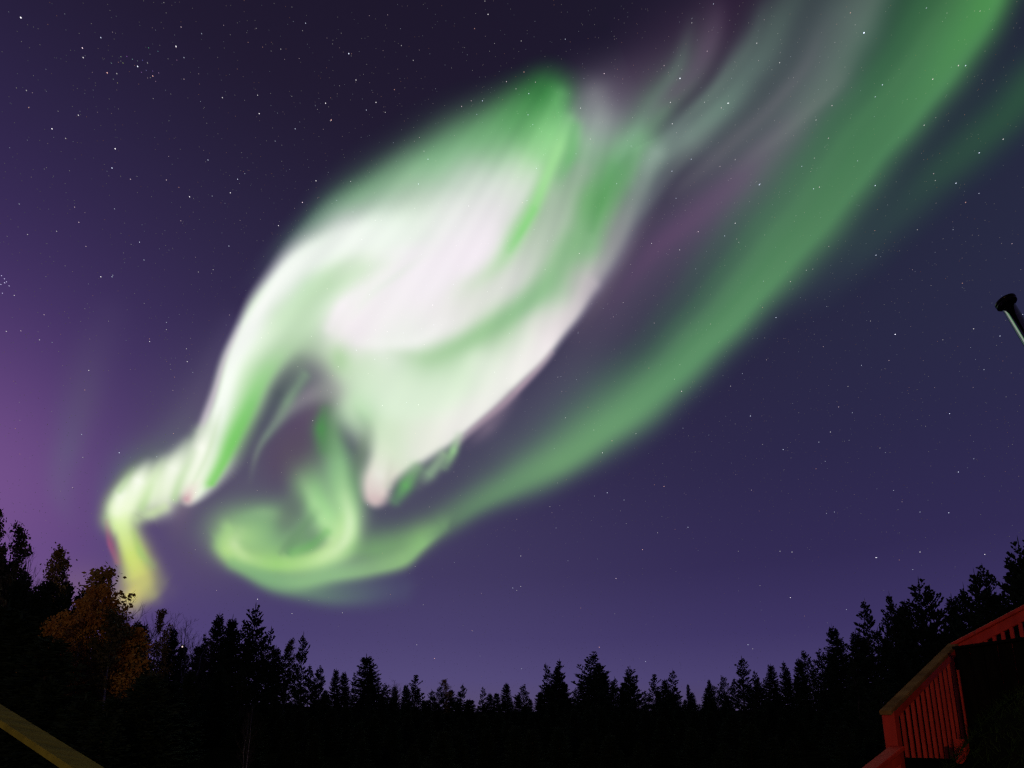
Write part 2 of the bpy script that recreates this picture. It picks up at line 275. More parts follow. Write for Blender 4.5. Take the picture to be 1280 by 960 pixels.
def paint_veil(st):
    f = Field(st); f.flip = True           # widths read upper side, lower side
    f.stroke([(1020,110,50),(940,200,60),(850,290,60),(760,390,55),(700,470,45),(640,540,40)], [(74,68,88),(76,70,88),(80,72,94),(80,72,96),(80,74,98),(84,80,102)], [.5,.8,.85,.8,.6,.2], 2.2)
    f.blob(778,128,74,34,-38,(104,106,114),.75)
    f.stroke([(1030,20,50),(975,100,46),(900,190,44),(840,260,40)], [(66,72,80),(72,80,86),(78,82,92),(84,82,96)], [.5,.7,.65,.1], 2)
    f.stroke([(850,60,60),(800,110,55),(745,120,40)], [(58,42,66),(72,54,80),(96,86,104)], [.6,.75,.7], 2)
    f.stroke([(940,-20,50),(900,50,46),(860,100,40)], [(56,34,60),(62,44,68),(76,62,82)], [.5,.6,.4], 2)
    f.stroke([(1040,100,18),(985,165,22),(920,232,24),(850,290,24),(785,345,24),(735,410,20)], [(86,78,92),(88,68,97),(88,66,98),(84,66,97),(82,69,97),(86,74,98)], [.3,.85,.9,.8,.6,.2], 2)
    f.stroke([(1100,-30,50,26),(1070,30,50,28),(1030,90,48,30),(985,140,46,30),(935,185,42,30),(880,220,40,28)], [(94,104,102),(96,106,106),(96,100,106),(98,100,108),(92,92,102),(86,84,98)], [.7,.8,.75,.65,.5,.1], 2.2)
    f.stroke([(1010,-30,30,22),(978,30,32,22),(945,85,32,23),(905,135,30,22),(862,172,26,22),(825,198,22,20),(800,225,18,18)], [(72,86,84),(88,108,100),(104,128,118),(116,144,130),(124,146,136),(126,144,134),(120,140,130)], [.5,.75,.85,.9,.85,.6,.2], 2.2)
    f.stroke([(1000,40,34),(960,110,34),(915,175,30)], (62,66,76), [.3,.6,.3], 2)
    f.stroke([(896,0,28,16),(888,50,30,15),(862,92,34,16),(826,136,34,18),(796,176,28,20)], [(70,58,76),(78,80,86),(86,106,98),(100,136,110),(108,146,114)], [.2,.6,.8,.85,.5], 2.2)
    for (P, c, al, w) in [([(872,10),(838,95),(790,170),(752,240)], (104,128,116), .45, 9), ([(938,30),(895,105),(838,170),(800,220)], (116,134,128), .4, 8), ([(908,-10),(884,60),(842,115),(800,150)], (98,76,104), .5, 13),
                          ([(1046,10),(1000,90),(940,160),(870,220),(820,262)], (106,100,112), .4, 9), ([(966,-10),(930,65),(880,125),(830,168)], (98,118,110), .4, 8), ([(1012,130),(950,195),(880,262),(806,330),(750,400)], (98,72,106), .45, 12),
                          ([(1075,60),(1030,125),(965,180),(905,226)], (108,104,114), .35, 8), ([(832,250),(790,305),(748,372),(708,430)], (112,100,116), .4, 10), ([(905,150),(850,205),(806,262),(772,316)], (110,118,118), .35, 9)]:
        f.stroke([(x, y, w*1.2, w) for x, y in P], c, [0, al, al, 0], 2)
    f.stroke([(745,120,18),(752,150,20),(742,190,18)], (150,160,152), [.3,.4,.1], 2)
    return f
# ---------------------------------------------------------------- helpers
class MB:
    def __init__(s): s.v = []; s.f = []
    def add(s, v, f):
        b = len(s.v); s.v += [tuple(q) for q in v]; s.f += [tuple(b+i for i in q) for q in f]
    def beam(s, a, b, w, h, up=(0, 0, 1), bevel=.006):
        """squared timber from a to b, w across, h along up"""
        a = Vector(a); b = Vector(b); d = (b-a).normalized(); r = d.cross(Vector(up)).normalized(); u = r.cross(d)
        bv = min(bevel, w*.2, h*.2); ring = []
        for (x, y) in ((-1,-1),(1,-1),(1,1),(-1,1)):
            cx, cy_ = x*w/2, y*h/2
            p, q = (cx-x*bv, cy_), (cx, cy_-y*bv)
            ring += [p, q] if x*y < 0 else [q, p]
        ring = [ring[i] for i in (1,0,3,2,5,4,7,6)] if False else ring
        ring.sort(key=lambda t: math.atan2(t[1]/h, t[0]/w))
        vs = []
        for c in (a, b): vs += [c+r*x+u*y for x, y in ring]
        n = 8
        s.add(vs, [tuple(reversed(range(n))), tuple(range(n, 2*n))]+[(i, (i+1) % n, n+(i+1) % n, n+i) for i in range(n)])
    def tube(s, pts, rad, n=6, cap=True):
        base = len(s.v); pts = [Vector(p) for p in pts]; m = len(pts); prev = None
        for i, p in enumerate(pts):
            t = (pts[min(i+1, m-1)]-pts[max(i-1, 0)]).normalized()
            ref = Vector((0, 0, 1)) if abs(t.z) < .9 else Vector((1, 0, 0))
            a = t.cross(ref).normalized(); b = t.cross(a)
            for k in range(n):
                th = 6.28318*k/n; s.v.append(tuple(p+(a*math.cos(th)+b*math.sin(th))*rad[i]))
        for i in range(m-1):
            for k in range(n):
                q = base+i*n; s.f.append((q+k, q+(k+1) % n, q+n+(k+1) % n, q+n+k))
        if cap:
            s.f.append(tuple(base+k for k in reversed(range(n)))); s.f.append(tuple(base+(m-1)*n+k for k in range(n)))
    def lathe(s, a, axis, prof, n=32):
        a = Vector(a); axis = Vector(axis).normalized(); r = axis.orthogonal().normalized(); u = axis.cross(r); base = len(s.v); m = len(prof)
        for (t, rr) in prof:
            for k in range(n):
                th = 6.28318530718*k/n; s.v.append(tuple(a+axis*t+(r*math.cos(th)+u*math.sin(th))*rr))
        for i in range(m-1):
            for k in range(n):
                q = base+i*n; s.f.append((q+k, q+(k+1) % n, q+n+(k+1) % n, q+n+k))
        s.f.append(tuple(base+k for k in reversed(range(n)))); s.f.append(tuple(base+(m-1)*n+k for k in range(n)))
    def mesh(s, name):
        me = bpy.data.meshes.new(name); me.from_pydata(s.v, [], s.f); me.update(); return me
    def build(s, name, mat, parent=None, smooth=False):
        me = s.mesh(name); me.materials.append(mat)
        if smooth: me.polygons.foreach_set('use_smooth', [True]*len(me.polygons))
        o = bpy.data.objects.new(name, me); COL.objects.link(o); o.parent = parent; return o
def tag(o, label=None, cat=None, group=None, kind=None):
    if label: o['label'] = label
    if cat: o['category'] = cat
    if group: o['group'] = group
    if kind: o['kind'] = kind
    return o
def empty(name, loc, label, cat, group=None):
    o = bpy.data.objects.new(name, None); COL.objects.link(o); o.location = loc; o.empty_display_size = .2
    return tag(o, label, cat, group)
def at(px, py, D):
    """the point D metres forward of the camera that the photograph shows at px, py"""
    d = ray(px, py); k = D/d[1]; return EYE+Vector(d*k)
def keep(o, parent):
    """parent a mesh that was built in world coordinates"""
    o.parent = parent; o.matrix_parent_inverse = Matrix.Translation(-parent.location); return o

def mat(name, ca, cb, scale=6., rough=.8, stretch=(1, 1, 1), metal=0., bump=0., spec=.3, c3=None):
    m = bpy.data.materials.new(name); m.use_nodes = True; t = m.node_tree; b = t.nodes['Principled BSDF']
    b.inputs['Roughness'].default_value = rough; b.inputs['Metallic'].default_value = metal; b.inputs['Specular IOR Level'].default_value = spec
    tc = t.nodes.new('ShaderNodeTexCoord'); mp = t.nodes.new('ShaderNodeMapping'); mp.inputs['Scale'].default_value = stretch
    nz = t.nodes.new('ShaderNodeTexNoise'); nz.inputs['Scale'].default_value = scale; nz.inputs['Detail'].default_value = 6
    rp = t.nodes.new('ShaderNodeValToRGB'); e = rp.color_ramp.elements
    e[0].position = .35; e[0].color = (*ca, 1); e[1].position = .68; e[1].color = (*cb, 1)
    if c3: x = e.new(.74); x.color = (*c3, 1)
    t.links.new(tc.outputs['Object'], mp.inputs[0]); t.links.new(mp.outputs[0], nz.inputs[0]); t.links.new(nz.outputs[0], rp.inputs[0]); t.links.new(rp.outputs[0], b.inputs['Base Color'])
    if bump:
        bp = t.nodes.new('ShaderNodeBump'); bp.inputs['Strength'].default_value = bump; bp.inputs['Distance'].default_value = .02
        t.links.new(nz.outputs[0], bp.inputs['Height']); t.links.new(bp.outputs[0], b.inputs['Normal'])
    return m
M = dict(
    ground=mat('forest_floor', (.004,.005,.003), (.016,.017,.009), .9, 1., bump=.6, spec=0.),
    grass=mat('grass_blades', (.010,.024,.006), (.022,.038,.010), 3., 1., spec=.05),
    needles=mat('needles', (.028,.05,.022), (.055,.085,.038), 1.1, .9, spec=.05),
    spruce=mat('spruce_needles', (.024,.044,.022), (.046,.07,.035), 1.1, .9, spec=.05),
    bark=mat('bark', (.05,.035,.022), (.11,.08,.05), 5., .9, (1,1,.3), bump=.4),
    birchbark=mat('birch_bark', (.10,.09,.08), (.45,.43,.40), 4., .8, (1,1,2.5)),
    twig=mat('twigs', (.06,.045,.035), (.11,.085,.065), 4., .85),
    yellow=mat('yellow_leaves', (.34,.21,.03), (.52,.35,.06), 1.6, .7),
    olive=mat('olive_leaves', (.07,.07,.02), (.15,.12,.03), 1.4, .7),
    orange=mat('orange_leaves', (.52,.22,.025), (.70,.38,.05), 1.3, .7),
    red=mat('red_paint', (.36,.022,.010), (.52,.036,.017), 9., .6, (1,1,.35), bump=.15, spec=.3, c3=(.26,.035,.022)),
    cap=mat('weathered_wood', (.13,.07,.022), (.23,.13,.042), 7., .95, (1,1,1), bump=.3, spec=.1),
    plank=mat('pale_green_plank', (.085,.078,.012), (.135,.122,.020), 8., .95, (.6,2.4,1), bump=.3, spec=.1),
    near_black=mat('near_black_boards', (.003,.003,.0025), (.007,.006,.005), 5., .95, (3,3,.4), bump=.3, spec=.04),  # near-black; on the railing and the added front panel the darkness is painted shadow
    steel=mat('stainless_steel', (.52,.52,.54), (.60,.60,.62), 3., .09, metal=1.),
    dark=mat('sooty_metal', (.015,.014,.014), (.03,.028,.027), 8., .14, metal=.7),
)
# ---------------------------------------------------------------- ground: one sheet to the horizon
def smooth(t): t = min(max(t, 0), 1); return t*t*(3-2*t)
def ground_z(x, y):
    r = math.hypot(x, y)
    z = 4.5*smooth((-x-9)/45)+3.2*smooth((x-12)/50)
    z += .25*math.sin(x*.21+1)*math.sin(y*.17)+.12*math.sin(x*.63)*math.sin(y*.51+2)
    if r > 160: z += smooth((r-160)/500)*(-2+4*math.sin(x*.006+.5)*math.sin(y*.005))
    # the grassy bank that carries the stairs on the right
    z += BANK(x, y)
    return z
def BANK(x, y):
    return 3.05*smooth((x-1.6-max(0, y-4.7)*1.05)/3.2)*smooth((y-1.6)/1.6)*(1-smooth((y-8)/9))
radii = [0, 1.5, 3, 4.2, 5.2, 6, 6.8, 7.6, 8.4, 9.4, 10.5, 12, 14, 17, 21, 26, 32, 40, 50, 62, 78, 100, 130, 170, 230, 320, 450, 700, 1100, 1800, 3000, 5000]
gm = MB(); na = 120
for r in radii:
    for k in range(na if r else 1):
        a = 6.2831853*k/na; x, y = r*math.cos(a), r*math.sin(a); gm.v.append((x, y, ground_z(x, y)))
for k in range(na): gm.f.append((0, 1+k, 1+(k+1) % na))
for i in range(len(radii)-2):
    b = 1+i*na
    for k in range(na): gm.f.append((b+k, b+na+k, b+na+(k+1) % na, b+(k+1) % na))
g = gm.build('ground', M['ground'], smooth=True); tag(g, kind='structure')
# ---------------------------------------------------------------- aurora: sheets of glowing gas high over the forest
def glow_mat(name):
    m = bpy.data.materials.new(name); m.use_nodes = True; t = m.node_tree; t.nodes.clear()
    at_ = t.nodes.new('ShaderNodeAttribute'); at_.attribute_name = 'glow'
    em = t.nodes.new('ShaderNodeEmission'); tr = t.nodes.new('ShaderNodeBsdfTransparent'); ad = t.nodes.new('ShaderNodeAddShader'); o = t.nodes.new('ShaderNodeOutputMaterial')
    t.links.new(at_.outputs['Color'], em.inputs[0]); t.links.new(em.outputs[0], ad.inputs[0]); t.links.new(tr.outputs[0], ad.inputs[1]); t.links.new(ad.outputs[0], o.inputs[0])
    m.cycles.emission_sampling = 'AUTO'
    return m
def aurora(field, name, label, H, seed, thr):
    e = np.clip(field.light()-thr, 0, None); hot = e.max(-1) > 0
    D = ray(field.X, field.Y)
    rng = np.random.RandomState(seed); bill = np.zeros_like(field.X)
    for k in range(5):
        a, b = rng.uniform(-1, 1, 2)/rng.uniform(60, 180); bill += np.sin(field.X*a+field.Y*b+rng.uniform(0, 6.3))
    R = H/(D[..., 2]+.30)*(1+.035*bill)                # a layer at a fairly even height, billowing
    P = np.array(EYE)+D*R[..., None]
    ny, nx = field.X.shape
    q = hot[:-1, :-1] | hot[1:, :-1] | hot[:-1, 1:] | hot[1:, 1:]
    yy, xx = np.nonzero(q); i0 = yy*nx+xx
    quads = np.stack([i0, i0+1, i0+nx+1, i0+nx], 1)
    used, inv = np.unique(quads.ravel(), return_inverse=True)
    V = P.reshape(-1, 3)[used]; E = e.reshape(-1, 3)[used]; Q = inv.reshape(-1, 4)
    c = V.mean(0); V = V-c
    me = bpy.data.meshes.new(name); n = len(Q)
    me.vertices.add(len(V)); me.vertices.foreach_set('co', V.astype(np.float32).ravel())
    me.loops.add(4*n); me.loops.foreach_set('vertex_index', Q.astype(np.int32).ravel())
    me.polygons.add(n); me.polygons.foreach_set('loop_start', np.arange(0, 4*n, 4, dtype=np.int32))
    me.update(calc_edges=True)
    at_ = me.attributes.new('glow', 'FLOAT_COLOR', 'POINT'); at_.data.foreach_set('color', np.concatenate([E, np.ones((len(E), 1))], 1).astype(np.float32).ravel())
    me.materials.append(glow_mat(name+'_gas'))
    o = bpy.data.objects.new(name, me); COL.objects.link(o); o.location = c
    return tag(o, label, 'aurora')
aurora(paint_swirl(STEP), 'aurora', 'brilliant white and green swirl of aurora with a curl and a yellow foot', 900, 1, .0010)
aurora(paint_band(STEP), 'aurora', 'broad even green band of aurora sweeping down from the upper right corner', 1500, 2, .0010)
aurora(paint_veil(STEP), 'aurora', 'faint grey and purple streaks of aurora between the white swirl and the broad green band', 2100, 3, .0010)
# ---------------------------------------------------------------- stars
sm = bpy.data.materials.new('starlight'); sm.use_nodes = True; t = sm.node_tree; t.nodes.clear()
a_ = t.nodes.new('ShaderNodeAttribute'); a_.attribute_name = 'glow'; em = t.nodes.new('ShaderNodeEmission'); o_ = t.nodes.new('ShaderNodeOutputMaterial')
t.links.new(a_.outputs['Color'], em.inputs[0]); t.links.new(em.outputs[0], o_.inputs[0]); sm.cycles.emission_sampling = 'AUTO'
SR = 12000.
def star_mesh(name, items, parent=None):
    mb = MB(); cols = []
    for (d, ang, c) in items:
        p = Vector(d)*SR; r = SR*ang/2; dv = Vector(d); u = dv.orthogonal().normalized(); w = dv.cross(u)
        vs = [p+u*r, p+w*r, p-u*r, p-w*r, p+dv*r, p-dv*r]
        mb.add(vs, [(0,1,4),(1,2,4),(2,3,4),(3,0,4),(1,0,5),(2,1,5),(3,2,5),(0,3,5)]); cols += [(*c, 1)]*6
    c0 = Vector(mb.v[0]) if len(items) == 1 else Vector((0, 0, 0))
    mb.v = [tuple(Vector(v)-c0) for v in mb.v]
    o = mb.build(name, sm); o.location = EYE+c0
    at_ = o.data.attributes.new('glow', 'FLOAT_COLOR', 'POINT'); at_.data.foreach_set('color', np.array(cols, np.float32).ravel())
    return o
rs = random.Random(12)
def star_col(v):
    k = rs.random(); c = (1, .95, 1) if k < .38 else (.70, .76, 1.) if k < .72 else (1, .76, .88) if k < .9 else (1, .55, .5)
    return tuple(v*x for x in c)
items = []
while len(items) < 42000:
    z = rs.uniform(.02, 1); a = rs.uniform(0, 6.2832); r = math.sqrt(1-z*z); d = (r*math.cos(a), r*math.sin(a), z)
    k = rs.random(); b = .062*(k+.003)**-.48*(.25+.75*smooth(z/.55))     # few bright, many faint
    items.append((d, .00095 if b < .3 else .0012, star_col(min(b, 1.4))))
for i in range(20):                                                       # a looser patch of dim stars high on the left
    px, py = rs.gauss(168, 26), rs.gauss(82, 12); items.append((tuple(ray(px, py)), .0011, tuple(v*rs.uniform(.08, .3) for v in (.75,.78,1))))
for i in range(8):
    px, py = rs.gauss(6, 5), rs.gauss(350, 6); items.append((tuple(ray(px, py)), .0012, (.55,.5,.8)))
MID = [(65,161),(33,113),(134,91),(146,92),(191,95),(252,42),(220,59),(230,72),(382,29),(322,119),(324,142),(260,200),(306,217),(226,276),(348,282),(208,225),(140,210),(163,224),(98,144),(104,72),(24,255),(237,246),(378,253),(369,161),(395,226),(126,47),(103,60),(278,122),(82,173),(297,224),
       (208,403),(126,346),(248,340),(140,346),(233,436),(234,452),(141,344),(208,412),(180,325),(102,543),(149,566),(196,571),(111,463),(187,427),(493,112),(470,128),(523,230),(530,189),(535,199),(414,150),(407,129),(413,151),(445,100),(577,133),(589,126),(603,126),(633,102),(645,111),(655,90),(661,117),(596,143),
       (1063,16),(1040,132),(1020,150),(946,54),(884,64),(838,128),(911,129),(900,208),(950,230),(1198,82),(1207,82),(1166,99),(1158,10),(1103,106),(1094,121),(1072,201),(1094,232),(1017,236),(1195,229),(1254,174),(1224,191),(1207,253),(1167,217),(1095,319),(949,231),(864,199),(919,279),(852,489),(843,474),(735,509),
       (1203,354),(1250,420),(1217,411),(1038,540),(1187,517),(979,562),(1060,483),(1043,640),(1096,697),(990,690),(975,689),(950,732),(1058,762),(1124,700),(1141,712),(1162,756),(1150,690),(1231,693),(1100,560),(928,467),(938,520),(970,397),(988,352),(888,405),(1230,462),(1186,641),(1150,640),(1198,590),(1117,613),(1020,586),
       (803,687),(860,659),(822,666),(780,625),(759,616),(743,620),(818,606),(830,608),(795,542),(765,551),(753,566),(630,600),(646,649),(690,641),(695,660),(646,738),(641,735),(651,733),(651,695),(710,701),(770,723),(803,687),(726,760),(488,743),(365,767),(322,749),(529,756),(591,789),(521,806),(543,823),(600,820),(428,766),(749,809),(935,806),(941,811),(807,827),(590,788),(652,836),(568,703),(519,708)]
for (px, py) in MID:
    b = .30+1.0*rs.random()**2; items.append((tuple(ray(px, py)), .00135, star_col(b)))
st = star_mesh('stars', items); tag(st, 'hundreds of small white and bluish stars scattered over the whole night sky', 'stars', kind='stuff')
for (px, py, b, c, lab) in [
    (1080,41,2.6,(.70,.76,1.),'bright blue star beside the upper left edge of the broad green band'),
    (26,22,1.9,(.95,.92,1),'bright white star nearest the upper left corner of the sky'),
    (850,98,1.8,(.85,.9,1),'bright star at the tip of the grey streak above the swirl'),
    (172,83,1.4,(.85,.88,1),'brightest star of the loose cluster high on the left'),
    (144,186,1.4,(1,.95,1),'lone bright star below the loose cluster high on the left'),
    (1119,418,1.9,(.85,.85,1),'bright star left of the steel chimney over the dark sky'),
    (910,129,1.2,(.9,.97,1),'star lying on the longest grey streak of the aurora'),
    (220,58,1.3,(.95,.95,1),'star right above the loose cluster, high on the left'),
    (288,241,.9,(1,.95,1),'reddish white star left of the upper end of the arch'),
    (1095,697,1.5,(1,.95,1),'bright star low over the pines on the right'),
    (988,747,1.3,(1,.97,1),'bright star low over the forest, left of the one above the right pines'),
    (436,67,1.4,(.75,.8,1),'bluish star above the long upper edge of the swirl')]:
    so_ = star_mesh('star', [(tuple(ray(px, py)), 0.0015, tuple(b*.85*x for x in c))]); tag(so_, lab, 'star', 'brightest stars of the night sky')
# ---------------------------------------------------------------- trees
def conifer(seed, h, style):
    """(trunk, crown) of a conifer h metres tall: whorls of limbs carrying up-turned shoots"""
    r = random.Random(seed); tr = MB(); cr = MB(); pine = style == 'pine'
    bend = .010 if pine else .004
    pts = [Vector((r.gauss(0, bend*h)*i/7, r.gauss(0, bend*h)*i/7, h*i/7)) for i in range(8)]
    tr.tube(pts, [h*.0105*(1-i/7*.93) for i in range(8)], 7)
    def trunk_at(z):
        f = min(max(z/h*7, 0), 6.999); i = int(f); return pts[i].lerp(pts[i+1], f-i)
    up = Vector((0, 0, 1)); u_ = h/14
    def shoot(p, d, L, w):
        d = d.normalized(); s = d.cross(Vector((r.gauss(0, 1), r.gauss(0, 1), r.gauss(0, 1)))).normalized()*w
        m = p+d*L*.6
        cr.add([p-s*.5, p+s*.5, m+s, p+d*L, m-s], [(0, 1, 2, 3, 4)])
    def tuft(p, d, n, L, w, spread, lift):
        ts = .5+.5*min(1, 3.2*(1-p.z/h)) if pine else 1
        for _ in range(n): shoot(p, d+Vector((r.gauss(0, spread), r.gauss(0, spread), r.gauss(lift, spread*.7))), ts*L*r.uniform(.6, 1.25), w*r.uniform(.7, 1.3))
    R = h*(r.uniform(.20, .25) if pine else r.uniform(.17, .21)); z = h*(r.uniform(.08, .18) if pine else .03)
    mixr = (0., .55, .1, .3, .05)[seed % 5]
    side_w = [r.uniform(.6, 1.25) for _ in range(6)]          # an uneven crown: fuller on some sides
    while z < h*.98:
        t = z/h
        prof = (mixr*math.sin(min(1, (1-t)*1.45+.06)*1.5708)*(.6+.4*min(1, t*2.4))+(1-mixr)*(1-t)**.9) if pine else (1-t)**.8*(.5+.5*min(1, t*5))+.015
        nb = (r.randint(3, 4) if pine else r.randint(5, 7)); a0 = r.uniform(0, 6.28)
        for b in range(nb):
            a = a0+6.28*b/nb+r.gauss(0, .3)
            if pine and r.random() < .14: continue
            L = R*prof*(r.uniform(.35, 1.2)*side_w[int(a/1.0472) % 6] if pine else r.uniform(.7, 1.2))+.18*u_
            el = (r.uniform(-.05, .45)+.65*t*t) if pine else (-.40+.85*t+r.gauss(0, .1))
            base = trunk_at(z+r.gauss(0, .012*h)); dh = Vector((math.cos(a), math.sin(a), 0)); sd = dh.cross(up)
            tip = .35 if pine else .22
            P = lambda q: base+dh*(L*q*math.cos(el))+up*(L*(q*math.sin(el)+tip*q*q))
            cr.tube([P(0), P(.5), P(.97)], [.022*u_*(1+2*L/R), .014*u_*(1+L/R), .008], 3, False)
            if pine:
                k = .25+.1*r.random()
                while k < 1:
                    p = P(k); dd = (P(k+.03)-p).normalized()
                    for o in (-1, 1):
                        if r.random() < .85:                                         # side twigs ending in a brush of needles
                            tl = L*(1.1-k)*r.uniform(.3, .6)+.22*u_; v = (dd*.8+sd*o*r.uniform(.5, 1.1)+up*r.uniform(.1, .6)).normalized(); q = p+v*tl
                            shoot(p, v, tl*1.1, .05*u_)
                            tuft(p.lerp(q, .55), v, 5, .34*u_, .055*u_, .5, .3); tuft(q, v, 6, .42*u_, .06*u_, .42, .45)
                    tuft(p, dd, 4, .36*u_, .055*u_, .55, .4)
                    k += (.34+.1*r.random())*u_/max(L, .4*u_)
                tuft(P(1), (P(1)-P(.95)).normalized(), 8, .5*u_, .06*u_, .4, .6)
            else:
                k = .06
                while k < 1:
                    p = P(k); dd = (P(k+.03)-p).normalized(); wl = (1.05-k)*L*.5+.16*u_
                    for o in (-1, 1):
                        v = dd*r.uniform(.5, 1)+sd*o*r.uniform(.5, 1.1)-up*r.uniform(-.1, .45); shoot(p, v, wl*r.uniform(.6, 1.15), .075*u_)
                        shoot(p+v*wl*.3, v-up*.5+dd*.3, .34*u_, .07*u_)
                    k += .20*u_/max(L, .3*u_)
                tuft(P(1), (P(1)-P(.9)).normalized(), 3, .36*u_, .06*u_, .35, .1)
        z += h*(r.uniform(.035, .055) if pine else r.uniform(.020, .030))*(1.1-.35*t)
    top = trunk_at(h)
    tuft(top-up*.5*u_, up, 8, .55*u_, .05*u_, .35 if pine else .2, .3); shoot(top-up*.3*u_, up, 1.1*u_, .05*u_)
    for q in range(5): tuft(top-up*(.9+.25*q)*u_, up, 4, .6*u_, .05*u_, .8, .1)
    return tr, cr
def broadleaf(seed, h, leaves, spread=.2, leaf=.10, stems=1):
    """(trunk, twigs, leaves): slim forked trunk, rising limbs and fine twigs"""
    r = random.Random(seed); tr = MB(); tw = MB(); lf = MB()
    def leafs(p, n, sp):
        for _ in range(n):
            c = p+Vector((r.gauss(0, sp), r.gauss(0, sp), r.gauss(0, sp*.8))); s = leaf*r.uniform(.6, 1.25)
            u = Vector((r.gauss(0, 1), r.gauss(0, 1), r.gauss(0, 1))).normalized(); w = u.cross(Vector((r.gauss(0, 1), r.gauss(0, 1), r.gauss(0, 1)))).normalized()
            lf.add([c-u*s*.6, c+w*s*.42, c+u*s*.7, c-w*s*.42], [(0, 1, 2, 3)])
    def limb(p, d, L, rad, lvl):
        m = 4; pts = [p]; dd = d.normalized()
        for i in range(m):
            dd = (dd+Vector((r.gauss(0, .12), r.gauss(0, .12), r.gauss(.07, .07)))).normalized(); pts.append(pts[-1]+dd*L/m)
        (tr if lvl == 0 else tw).tube(pts, [rad*(1-.8*i/m) for i in range(m+1)], 6 if lvl == 0 else 3, lvl == 0)
        if lvl < 3:
            nb = {0: 0, 1: 6, 2: 5}[lvl]
            for b in range(nb):
                f = r.uniform(.25, 1)*m; i = min(int(f), m-1); q = pts[i].lerp(pts[i+1], f-i)
                v = dd+Vector((r.gauss(0, .6), r.gauss(0, .6), r.gauss(.25, .4))); limb(q, v, L*r.uniform(.32, .55), rad*.45, lvl+1)
                if leaves > 1 and lvl >= 1: leafs(q, leaves//2, .16*h/9)
        if leaves and lvl >= 2:
            for q in pts[2:]: leafs(q, leaves, .15*h/9)
        return pts
    for sidx in range(stems):
        p0 = Vector((r.gauss(0, .15), r.gauss(0, .15), 0)) if sidx else Vector((0, 0, 0)); hh = h*(1 if sidx == 0 else r.uniform(.7, .92))
        n = 8; pts = [p0]; dx = Vector((r.gauss(0, .04), r.gauss(0, .04), 0))*(1+sidx*1.5)
        for i in range(n): pts.append(pts[-1]+Vector((r.gauss(0, .012*h), r.gauss(0, .012*h), 0))+dx*h/n+Vector((0, 0, hh/n)))
        tr.tube(pts, [h*.011*(1-.92*i/n) for i in range(n+1)], 7)
        z = .22
        while z < .99:
            f = z*n; i = min(int(f), n-1); q = pts[i].lerp(pts[i+1], f-i); a = r.uniform(0, 6.28)
            prof = math.sin(min(1, (1-z)*1.25+.08)*1.57)*(.5+.5*min(1, z*1.8))
            limb(q, Vector((math.cos(a)*.8, math.sin(a)*.8, r.uniform(.5, 1.1))), h*spread*prof*r.uniform(.7, 1.25)+.15, h*.0045*(1.1-z)+.004, 1)
            z += r.uniform(.022, .042)
        if leaves: leafs(pts[-1], leaves*3, .2)
    return tr, tw, lf
class Kind:
    def __init__(s, name, h, parts): s.name = name; s.h = h; s.parts = parts
KIND = {}
def reg(key, name, h, parts): KIND.setdefault(key, []).append(Kind(name, h, parts))
for sd_ in (3, 8, 21, 34, 55):
    a, b = conifer(sd_, 14, 'pine'); reg('pine', 'pine_tree', 14, [('trunk', a.mesh('pine_trunk'), 'bark'), ('crown', b.mesh('pine_crown'), 'needles')])
for sd_ in (5, 14, 40):
    a, b = conifer(sd_, 14, 'spruce'); reg('spruce', 'spruce_tree', 14, [('trunk', a.mesh('spruce_trunk'), 'bark'), ('crown', b.mesh('spruce_crown'), 'spruce')])
def reg_leaf(key, seed, h, leaves, lm, spread, leaf, stems, tm='twig', bark='birchbark'):
    a, b, c = broadleaf(seed, h, leaves, spread, leaf, stems); ps = [('trunk', a.mesh('trunk'), bark), ('twigs', b.mesh('twigs'), tm)]
    if leaves: ps.append(('leaves', c.mesh('leaves'), lm))
    reg(key, 'birch_tree', h, ps)
reg_leaf('bare', 7, 9, 0, None, .24, .1, 3); reg_leaf('bare', 19, 9, 0, None, .22, .1, 2)
reg_leaf('yellow', 31, 9, 1, 'yellow', .15, .14, 1); reg_leaf('yellow', 32, 9, 1, 'olive', .15, .14, 1)
reg_leaf('olive', 51, 9, 1, 'olive', .14, .14, 1); reg_leaf('olive', 52, 9, 2, 'olive', .18, .13, 2)
reg_leaf('orange', 61, 8, 2, 'orange', .17, .12, 2); reg_leaf('orange', 66, 8, 2, 'orange', .19, .12, 1)
for ks in KIND.values():
    for k in ks:
        for (n_, me, m_) in k.parts: me.materials.append(M[m_])
tr_rng = random.Random(77)
def tree(key, px, py, D, label, group=None, var=None, wide=1.):
    k = KIND[key][(var if var is not None else tr_rng.randrange(9)) % len(KIND[key])]
    top = at(px, py, D); gz = ground_z(top.x, top.y)-.05; s = (top.z-gz)/k.h
    if s < .12: return None
    o = empty(k.name, (top.x, top.y, gz), label, 'tree', group); o.rotation_euler = (tr_rng.gauss(0, .028), tr_rng.gauss(0, .028), tr_rng.uniform(0, 6.28)); o.scale = (s*wide, s*wide, s)
    for (n_, me, m_) in k.parts:
        c = bpy.data.objects.new(n_, me); COL.objects.link(c); c.parent = o
    return o
PINE_LOW = ('small dark pine among the lower treetops of the forest skyline', 'low pines of the forest skyline')
SPR_LOW = ('small pointed spruce among the lower treetops of the forest skyline', 'low spruces of the forest skyline')
def dist(px):
    return float(np.interp(px, [-80,0,130,220,320,460,600,860,960,1080,1140,1280,1360], [33,34,34,40,55,80,100,105,80,52,46,33,30]))
